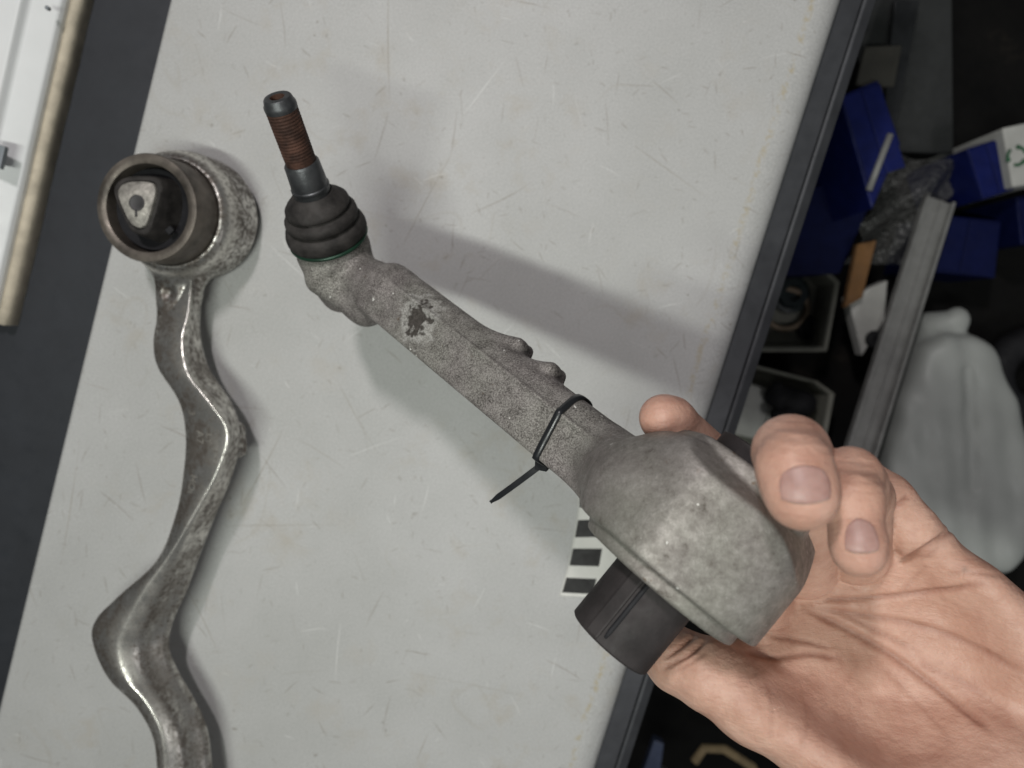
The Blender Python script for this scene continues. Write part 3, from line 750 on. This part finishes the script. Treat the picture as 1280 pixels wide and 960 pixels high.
px = V[:,0]/-V[:,2]*F + 640; py = 480 - V[:,1]/-V[:,2]*F
pxmm = -V[:,2]/F
tone = np.zeros((len(V), 3))
creases = [  # photo pixel polylines on the palm side, depth mm, width mm
 ([(1098,708),(1125,702),(1158,684),(1190,661)], 1.5, 1.3), ([(985,749),(1050,749),(1112,745),(1152,740),(1190,736),(1228,729)], 1.2, 1.2),
 ([(1000,756),(1080,769),(1130,777),(1183,792),(1235,817),(1285,845)], 0.9, 1.5), ([(1000,758),(1050,782),(1112,817),(1160,852),(1212,892),(1240,915)], 1.4, 1.7),
 ([(925,812),(964,822),(1014,817),(1050,824)], 1.2, 1.5), ([(827,836),(845,828),(866,815),(883,799)], 1.2, 1.1), ([(833,822),(850,810),(868,795)], 1.0, 1.0), ([(842,840),(864,828),(886,812)], 0.5, 0.9),
 ([(1102,639),(1120,631),(1138,618)], 1.4, 1.1), ([(1005,719),(1030,714),(1056,717),(1080,722)], 1.0, 1.1), ([(1010,735),(1045,728),(1075,730)], 0.7, 1.0),
 ([(960,795),(1000,800),(1040,812)], 0.8, 1.3), ([(1050,765),(1100,790),(1140,810)], 0.7, 1.3), ([(1100,830),(1150,880),(1190,925)], 0.35, 1.2), ([(1000,850),(1010,900),(1000,940)], 0.3, 1.2), ([(960,850),(966,890),(962,930)], 0.3, 1.1), ([(1180,720),(1215,715),(1250,720)], 0.4, 1.1),
 ([(1150,830),(1200,850),(1260,890)], 0.4, 1.4), ([(1160,705),(1140,725),(1128,742)], 0.35, 1.0)]
front = HN[:,2] > 0.1
palm = front & (np.minimum(np.minimum(chain(V, FM), chain(V, FR)), chain(V, FI)) > 3.0)
disp = np.zeros(len(V))
for pts, dep, wid in creases:
    Q = spline([(x, y, 0) for x, y in pts], 6)[:, :2]; best = np.full(len(V), 1e9); fr = np.zeros(len(V))
    for i in range(len(Q)-1):
        a, b = Q[i], Q[i+1]; ab = b-a; t = np.clip(((px-a[0])*ab[0] + (py-a[1])*ab[1])/(ab @ ab), 0, 1)
        d = np.hypot(px-a[0]-t*ab[0], py-a[1]-t*ab[1])*pxmm
        m_ = d < best; best[m_] = d[m_]; fr[m_] = (i+t[m_])/(len(Q)-1)
    g = np.exp(-(best/(wid*0.85))**2)*np.clip(np.sin(np.clip(fr, 0.04, 0.96)*math.pi)*2.2, 0, 1)*palm
    sh = np.exp(-(best/(wid*3.2))**2)*palm
    disp += (-g*1.05 + sh*0.34)*dep
    tone[:,0] = np.maximum(tone[:,0], g*min(1, dep))
# knuckle wrinkles on the backs of the curled fingers
for c_, dr_, n_ in ((U(990, 556, 206), np.array([1, 0.05, 0]), 4), (U(1066, 606, 219), np.array([1, 0.1, 0]), 3)):
    q = V - c_; along = q[:,1]; near = np.exp(-(np.linalg.norm(q, axis=1)/9)**2)
    disp += near*0.16*np.sin(along*2.6 + 0.25*q[:,0])
V = V + HN*disp[:,None]
tips = [FI[-1][0], FM[-1][0], FR[-1][0], U(1070, 900, 245), U(1240, 900, 245)]
for t_, s_ in zip(tips, (13, 13, 12, 30, 34)):
    tone[:,1] = np.maximum(tone[:,1], np.exp(-(np.linalg.norm(V-t_, axis=1)/s_)**2)*(0.9 if s_ < 20 else 0.55))
mp = np.exp(-((np.hypot(px-1206, py-712)*pxmm)/1.1)**2)*palm; tone[:,2] = mp*0.6
ho = mesh('person', c2w(V), Fc, MAT['skin'], None, origin=c2w(U(1100, 800, 262)))
tag(ho, 'left hand and wrist gripping the round end of the pitted arm', 'person')
ca = ho.data.color_attributes.new('tone', 'FLOAT_COLOR', 'POINT')
ca.data.foreach_set('color', np.hstack([tone, np.ones((len(V),1))]).astype(np.float32).ravel())
def nail_mat():
    m = Mat('fingernail')
    a = m.n('ShaderNodeAttribute', attribute_name='free').outputs['Color']
    c = m.ramp(m.noise(240, 3), (0.35, (0.32, 0.18, 0.155)), (0.65, (0.39, 0.235, 0.205)))
    c = m.mix(a, c, (0.45, 0.34, 0.27)); m.P(Base_Color=c, Roughness=0.45, Subsurface_Weight=0.12, Subsurface_Scale=0.002)
    st_ = m.noise(1.0, 2, 0.5, vec=m.mapped(scale=(900, 60, 300))); m.P(Normal=m.bump(st_, 0.12, 0.0003)); return m.m
MAT['nail'] = nail_mat()
def nail(chain_, cpx, half_w, half_l, ang):
    """cpx = photo pixel + depth guess of the nail centre; built on the finger's surface"""
    f = lambda p: chain(p, chain_)
    c = U(*cpx); ux = np.array([math.cos(ang), math.sin(ang), 0]); uy = np.array([-math.sin(ang), math.cos(ang), 0])
    P = []; fr = []; N = 18
    for i in range(N+1):
        for k in range(N+1):
            x = -1+2*k/N; y = -1+2*i/N
            wy = (1 - 0.10*max(0, -y)**2)*(1 - 0.22*max(0, y)**3)
            yy = y*(1 - 0.16*x*x) if y < 0 else y*(1 - 0.40*x*x)
            P.append(c + ux*x*half_w*wy + uy*yy*half_l); fr.append(1.0 if y < -0.93 else 0.0)
    P = np.array(P); P = onto(f, P, 0.0)
    nn_ = sdf_n(f, P); edge = np.array([max(abs(-1+2*(j % (N+1))/N), abs(-1+2*(j//(N+1))/N)) for j in range(len(P))])
    yv = np.array([-1+2*(j//(N+1))/N for j in range(len(P))])
    off = np.where(edge > 0.97, -0.25, 0.28) + np.where(yv < -0.9, 0.25, 0); P = P + nn_*off[:,None]
    Fq = [(i*(N+1)+k, i*(N+1)+k+1, (i+1)*(N+1)+k+1, (i+1)*(N+1)+k) for i in range(N) for k in range(N)]
    o = mesh('fingernail', c2w(P), Fq, MAT['nail'], ho)
    a = o.data.color_attributes.new('free', 'FLOAT_COLOR', 'POINT'); a.data.foreach_set('color', np.repeat(np.array(fr, np.float32), 4))
    s_ = o.modifiers.new('s', 'SOLIDIFY'); s_.thickness = 0.0004; s_.offset = -1
nail(FM, (1001, 604, 195), 7.4, 5.0, 0.07)
nail(FR, (1073, 668, 207), 5.7, 5.2, 0.08)

# ================================================================== the dim store below the bench
ZF = -430.0
def solid(name, col, rough=0.6, **k): return simple(name, col, rough, **k)
floor_mat = Mat('dirty_floor')
fc = floor_mat.ramp(floor_mat.noise(9, 7, 0.65), (0.35, (0.004, 0.004, 0.004)), (0.6, (0.009, 0.0085, 0.008)), (0.75, (0.04, 0.033, 0.026)))
floor_mat.P(Base_Color=fc, Roughness=0.8, Specular_IOR_Level=0.15, Normal=floor_mat.bump(floor_mat.noise(60, 5), 0.4, 0.004))
V = [(-3000, -3000, ZF), (3000, -3000, ZF), (3000, 3000, ZF), (-3000, 3000, ZF)]
tag(mesh('floor', V, [(0,1,2,3)], floor_mat.m, smooth=False, origin=(0,0,ZF)), kind='structure')
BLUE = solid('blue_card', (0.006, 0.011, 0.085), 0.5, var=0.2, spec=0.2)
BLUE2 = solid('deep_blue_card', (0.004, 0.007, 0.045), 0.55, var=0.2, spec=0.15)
GREYD = solid('dark_grey_sheet', (0.024, 0.026, 0.026), 0.6, metallic=0.1, var=0.15)
WHITE = solid('white_card', (0.50, 0.50, 0.47), 0.7, var=0.1)
TRAY = solid('grey_tray', (0.20, 0.20, 0.17), 0.6, var=0.15)
TAN = solid('brown_cardboard', (0.17, 0.085, 0.03), 0.85, var=0.2)
STEEL = solid('grey_profile', (0.24, 0.24, 0.23), 0.5, metallic=0.1, var=0.15)
PLAST = solid('milky_plastic', (0.38, 0.395, 0.375), 0.5, var=0.08, nscale=14)
GREENP = solid('green_print', (0.02, 0.12, 0.05), 0.6)

def pbox(name, quad, ztop, zbot, mat, label, cat, group=None, flaps=True):
    """carton whose top face is seen at the given photo pixels"""
    P = [PB(x, y, ztop) for x, y in quad]
    c = sum(P)/len(P)
    r = thing(name, (c[0], c[1], zbot), label, cat, group)
    V, Fc = prism(P, zbot, ztop); mesh('carton', V, Fc, mat, r, smooth=False, bevel=1.5)
    if flaps:                                                     # lid flap lines on the top
        a, b, c2, d = P[:4]
        m1, m2 = (a+b)/2, (c2+d)/2; dirx = (m2-m1)/np.linalg.norm(m2-m1); diry = np.cross((0,0,1), dirx)
        hl = np.linalg.norm(m2-m1)/2
        for sgn in (-1, 1):
            wd = np.linalg.norm(b-a)/2*0.94
            V, Fc = obox((m1+m2)/2 + diry*sgn*(wd/2+0.6) + np.array([0,0,1.0]), [dirx, diry, (0,0,1)], (hl*0.93, wd/2, 0.9))
            mesh('flap', V, Fc, mat, r, smooth=False, bevel=0.5)
    return r
pbox('blue_carton', [(1050, 120), (1098, 100), (1126, 180), (1090, 262)], -235, ZF+60, BLUE, 'bright blue carton with pale edge highlight just right of the dark bench edge', 'box')
b_ = PB(1113, 168, -233); b2_ = PB(1086, 238, -233)  # pale tube stands in for the highlight on the carton edge
V, Fc = tube([b_, b2_], 3.0, 8); tag(mesh('edge_highlight', V, Fc, STEEL, None), 'pale strip painted as a highlight on the bright blue carton', 'strip')
b_ = PB(1062, 130, -231); b2_ = PB(1044, 178, -231)
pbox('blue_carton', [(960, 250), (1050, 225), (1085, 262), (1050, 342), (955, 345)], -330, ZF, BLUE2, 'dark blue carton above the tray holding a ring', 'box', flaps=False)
r = pbox('blue_carton', [(1208, 186), (1252, 172), (1270, 236), (1228, 250)], -300, ZF, BLUE, 'blue carton beside the white one with a green symbol', 'box')
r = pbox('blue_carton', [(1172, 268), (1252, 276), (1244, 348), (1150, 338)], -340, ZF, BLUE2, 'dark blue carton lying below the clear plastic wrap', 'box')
r = pbox('white_carton', [(1253, 160), (1300, 150), (1318, 226), (1266, 234)], -285, ZF, WHITE, 'white carton with a green recycling symbol at the right edge', 'box', flaps=False)
cg = PB(1271, 195, -284.2)
for k in range(3):
    a0 = k*2*math.pi/3+0.3; pts = [cg + np.array([math.cos(a0+t)*8.5, math.sin(a0+t)*8.5, 0]) for t in np.linspace(0, 1.45, 7)]
    V, Fc = tube(pts, [1.5]*5+[2.6, 0.4], 6); mesh('printed_arrow', V, Fc, GREENP, r)
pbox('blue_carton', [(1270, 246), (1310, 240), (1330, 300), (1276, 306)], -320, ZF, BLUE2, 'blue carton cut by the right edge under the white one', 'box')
# tall dark sheet standing behind
P = [PB(1046, -30, -300), PB(1190, -30, -300), PB(1192, 192, -360), PB(1122, 190, -360), PB(1080, 100, -330)]
def slab(name, P, th, mat, label, cat):
    P = np.array(P); n = len(P); V = np.vstack([P, P - np.array([0,0,th])]); Fc = [tuple(range(n)), tuple(range(n, 2*n))[::-1]] + [(i, n+i, n+(i+1) % n, (i+1) % n) for i in range(n)]
    nn_ = np.cross(P[1]-P[0], P[2]-P[1]);  Fc = Fc if nn_[2] > 0 else [f[::-1] for f in Fc]
    o = mesh(name, V, Fc, mat, None, smooth=False, bevel=1.0); return tag(o, label, cat)
slab('metal_sheet', P, 6, GREYD, 'large dark grey sheet leaning at the top right', 'sheet')
slab('metal_strip', [PB(1119, 0, -290), PB(1150, 0, -290), PB(1118, 165, -290), PB(1104, 150, -290)], 8, solid('dull_grey_strip', (0.04, 0.042, 0.045), 0.4, metallic=0.5), 'narrow grey strip slanting down over the dark sheet', 'strip')
slab('cardboard_piece', [PB(1082, 58, -270), PB(1128, 56, -270), PB(1118, 108, -270), PB(1070, 106, -270)], 5, solid('grey_cardboard', (0.05, 0.047, 0.04), 0.8), 'square of dull brown card above the bright blue carton', 'card')
slab('cardboard_piece', [PB(1072, 305, -315), PB(1096, 300, -315), PB(1078, 372, -315), PB(1056, 385, -315)], 10, TAN, 'orange brown card flap beside the white card', 'card')
slab('cardboard_piece', [PB(1012, 200, -200), PB(1026, 206, -200), PB(1008, 258, -200), PB(990, 262, -200)], 8, TAN, 'small tan card flap against the dark bench edge', 'card')
# crumpled clear wrap
def wrap():
    nx, ny = 34, 40; V = []; rs = np.random.RandomState(11); Fc = []
    A, B, C, D = PB(1110, 195, -330), PB(1206, 200, -330), PB(1150, 330, -350), PB(1060, 330, -350)
    ph = rs.rand(8, 4)
    for j in range(ny+1):
        for i in range(nx+1):
            u, v = i/nx, j/ny; p = (A*(1-u)+B*u)*(1-v) + (D*(1-u)+C*u)*v
            z = sum(math.sin((a*26-13)*u + (b*26-13)*v + c*6.3)*(2+3*d) for a, b, c, d in ph)*0.8
            edge = 6*math.sin(v*17+u*3)*(1 if i in (0, nx) else 0)
            V.append(p + np.array([edge, 0, z + 22*math.sin(math.pi*u)*math.sin(math.pi*min(1, v*1.3))]))
    for j in range(ny):
        for i in range(nx): Fc.append((j*(nx+1)+i, (j+1)*(nx+1)+i, (j+1)*(nx+1)+i+1, j*(nx+1)+i+1))
    m = Mat('clear_wrap'); m.P(Base_Color=m.ramp(m.voro(130), (0.1, (0.08,0.08,0.078)), (0.6, (0.15,0.15,0.145))), Roughness=0.3, Alpha=0.45, Normal=m.bump(m.voro(160), 0.8, 0.004))
    o = mesh('plastic_wrap', V, Fc, m.m); tag(o, 'crumpled clear plastic wrap glinting between the blue cartons', 'plastic wrap')
wrap()
# trays with rims
def tray(quad, ztop, depth, label):
    P = np.array([PB(x, y, ztop) for x, y in quad]); c = P.mean(0); n = len(P)
    r = thing('storage_tray', (c[0], c[1], ztop-depth), label, 'tray', 'trays of parts beside the bench')
    out, inn = P, c + (P-c)*0.90; lo_o = c + (P-c)*0.90 - np.array([0,0,depth]); lo_i = c + (P-c)*0.85 - np.array([0,0,depth-3]); lip = c + (P-c)*0.97 + np.array([0,0,2.0])
    V = np.vstack([lo_o, out, lip, inn, lo_i]); Fc = []
    for L in range(4):
        for i in range(n): Fc.append((L*n+i, L*n+(i+1) % n, (L+1)*n+(i+1) % n, (L+1)*n+i))
    Fc.append(tuple(4*n+i for i in range(n))); Fc.append(tuple(range(n))[::-1])
    a = np.cross(P[1]-P[0], P[2]-P[1])[2]
    mesh('tray_shell', V, [f if a > 0 else f[::-1] for f in Fc], TRAY, r, smooth=False, bevel=2.0); return r
tray([(935, 352), (955, 338), (1036, 338), (1050, 352), (1034, 440), (920, 440)], -345, 50, 'grey plastic tray with a pale ring inside, next to the bench edge')
tray([(915, 462), (930, 452), (1022, 476), (1044, 492), (1026, 585), (890, 580)], -345, 50, 'grey plastic tray with a white carton, above the middle finger')
c_ = PB(982, 386, -385); pts = [c_ + np.array([24*math.cos(t), 22*math.sin(t), 2*math.sin(t*2)]) for t in np.linspace(0, 2*math.pi, 40)]
V, Fc = tube(pts, 3.2, 8, False); tag(mesh('sealing_ring', V, Fc, TAN if False else solid('tan_rubber', (0.26, 0.20, 0.14), 0.6), None), 'pale tan ring lying in the upper grey tray', 'ring')
for k, (px_, py_, r_, h_, col, lab) in enumerate([(985, 368, 22, 14, (0.012, 0.022, 0.024), 'dark teal hub part behind the pale ring in the tray'), (1010, 410, 14, 12, (0.012, 0.012, 0.016), 'small black round part beside the pale ring in the tray'), (940, 356, 5, 16, (0.28, 0.10, 0.05), 'tiny orange cap at the left of the upper tray')]):
    q = PB(px_, py_, -392); V, Fc = lathe([(0, r_), (h_*0.5, r_), (h_*0.6, r_*0.8), (h_, r_*0.75), (h_, r_*0.4), (h_*0.6, r_*0.35), (h_*.6, 0.01)], q, (0.15, 0.1, 1), 24)
    tag(mesh('machine_part', V, Fc, solid('part_%d' % k, col, 0.5), None, sharp=40), lab, 'part')
pbox('white_carton', [(926, 476), (1010, 500), (992, 560), (906, 540)], -358, -392, WHITE, 'white carton lying in the lower grey tray', 'box')
rs = np.random.RandomState(5)
q0 = PB(985, 500, -350)
def lump(p):
    d = cone(p, q0+np.array([-12,4,0]), q0+np.array([14,-4,2]), 13, 15)
    for k in range(7):
        o_ = rs_o[k]; d = smin(d, np.linalg.norm(p-q0-o_, axis=1) - 7, 3)
    return d
rs_o = [np.array([rs.uniform(-24, 24), rs.uniform(-18, 18), rs.uniform(0, 12)]) for _ in range(7)]
V, Fc = sdf_mesh(lump, q0-45, q0+45, 2.2); tag(mesh('rubber_part', V, Fc, MAT['rubber']), 'lumpy black rubber part resting on the white carton', 'part')
pbox('white_carton', [(1060, 372), (1110, 350), (1106, 400), (1078, 445)], -330, -350, WHITE, 'white card piece left of the grey metal profile', 'card', flaps=False)
V, Fc = lathe([(0, 9), (5, 9), (6, 7), (6, 3), (3, 2.5), (3, 0.01)], PB(1092, 424, -329), UP, 24); tag(mesh('rubber_plug', V, Fc, MAT['rubber'], sharp=40), 'small black round plug on the white card piece', 'plug')
# long grey profile: a channel seen from above
A_, B_ = PB(1172, 250, -330), PB(1050, 640, -262)
dx_ = (B_-A_)/np.linalg.norm(B_-A_); sx_ = np.cross((0,0,1), dx_); sx_ /= np.linalg.norm(sx_); zx_ = np.cross(dx_, sx_); zx_ = zx_ if zx_[2] > 0 else -zx_
pr = thing('metal_profile', (A_+B_)/2 - np.array([0,0,20]), 'long grey metal profile sloping between the trays and the white bag', 'profile')
for nm, off, hf, dz in (('web', 0, 15, 0), ('flange', 13.5, 1.6, 4.8), ('flange', -13.5, 1.6, 4.8), ('rib', 3, 1.0, 2.2)):
    V, Fc = obox((A_+B_)/2 + sx_*off + zx_*dz, [dx_, sx_, zx_], (np.linalg.norm(B_-A_)/2, hf, 1.6 if nm == 'web' else (3.5 if nm == 'flange' else 1.2))); mesh(nm, V, Fc, STEEL, pr, smooth=False, bevel=0.6)
# milky plastic jug lying on its side
J = [PB(x, y, -330) for x, y in ((1176, 415), (1178, 460), (1180, 520), (1180, 600), (1184, 690))]
def jug(p):
    q = p - J[0]; ax = (J[4]-J[0])/np.linalg.norm(J[4]-J[0]); t = q @ ax; sd = np.cross((0,0,1), ax); u = q @ sd; v = p[:,2]+330
    w = np.interp(t, [0, 30, 70, 120, 180, 230, 300], [26, 42, 58, 70, 76, 62, 50])
    d = np.maximum(np.abs(u) - w, 0)*0.8
    e = smax(smax(np.abs(u) - w, np.abs(v) - 42, 22), smax(-t, t - 250, 20), 22)
    nk2 = cone(p, J[0], PB(1196, 400, -318), 24, 13)
    e = smin(e, nk2, 8)
    rib = (np.sin(u/7.0 + t/60) + 0.8*np.sin(u/4.1 - t/37 + 1) + 0.9*np.sin(t/11 + u/15) + 0.6*np.sin(t/6.3 - u/9))*0.75
    gr = cone(p, J[1]+np.array([4,0,44]), J[3]+np.array([8,0,44]), 5, 6)
    return smax(e, -gr, 6) + rib
V, Fc = sdf_mesh(jug, np.min(J, 0)-110, np.max(J, 0)+110, 3.0)
jo = mesh('plastic_bag', V, Fc, PLAST); tag(jo, 'crumpled milky white plastic bag below the bench, right of the metal profile', 'bag')
q = PB(1240, 565, -298); V, Fc = lathe([(-3, 6), (1.5, 6), (2.5, 4.5), (2.5, 2), (0, 2)], q, (0.4, 0, 1), 20); mesh('eyelet', V, Fc, MAT['rubber'], jo)
# dark wheel at the right edge and odds under the bench
c_ = PB(1290, 470, -395)
wt = [(c_ + np.array([38*math.cos(t), 38*math.sin(t), 0])) for t in np.linspace(0, 2*math.pi, 48)]
V, Fc = tube(wt, 17, 14, False); tag(mesh('small_tyre', V, Fc, MAT['rubber']), 'black tyre in the dark at the right edge', 'tyre')
slab('cardboard_piece', [PB(1222, 600, -420), PB(1330, 590, -420), PB(1335, 700, -420), PB(1235, 690, -420)], 6, solid('dirty_card', (0.085, 0.072, 0.055), 0.9, var=0.5), 'dirty brown card on the floor beside the palm', 'card')
for lab, Q in (('bent tan cardboard strip in the dark below the thumb', [(868, 952), (880, 935), (905, 936), (940, 958), (960, 1000)]),):
    V, Fc = tube([PB(x, y, -300) for x, y in Q], 5, 8); tag(mesh('cardboard_strip', V, Fc, solid('tan_card', (0.22, 0.16, 0.09), 0.85)), lab, 'cardboard')
slab('blue_sleeve', [PB(818, 925, -280), PB(830, 930, -280), PB(822, 990, -280), PB(795, 990, -280)], 12, solid('blue_grey_film', (0.06, 0.075, 0.13), 0.4), 'bluish plastic sleeve below the thumb beside the bench edge', 'plastic')
V, Fc = lathe([(0, 7), (14, 6.5), (20, 5), (22, 2), (22.5, 0.01)], PB(826, 965, -300), (0.1, 0.3, 1), 20); tag(mesh('bottle_stopper', V, Fc, WHITE), 'small white stopper at the bottom edge under the bench', 'stopper')
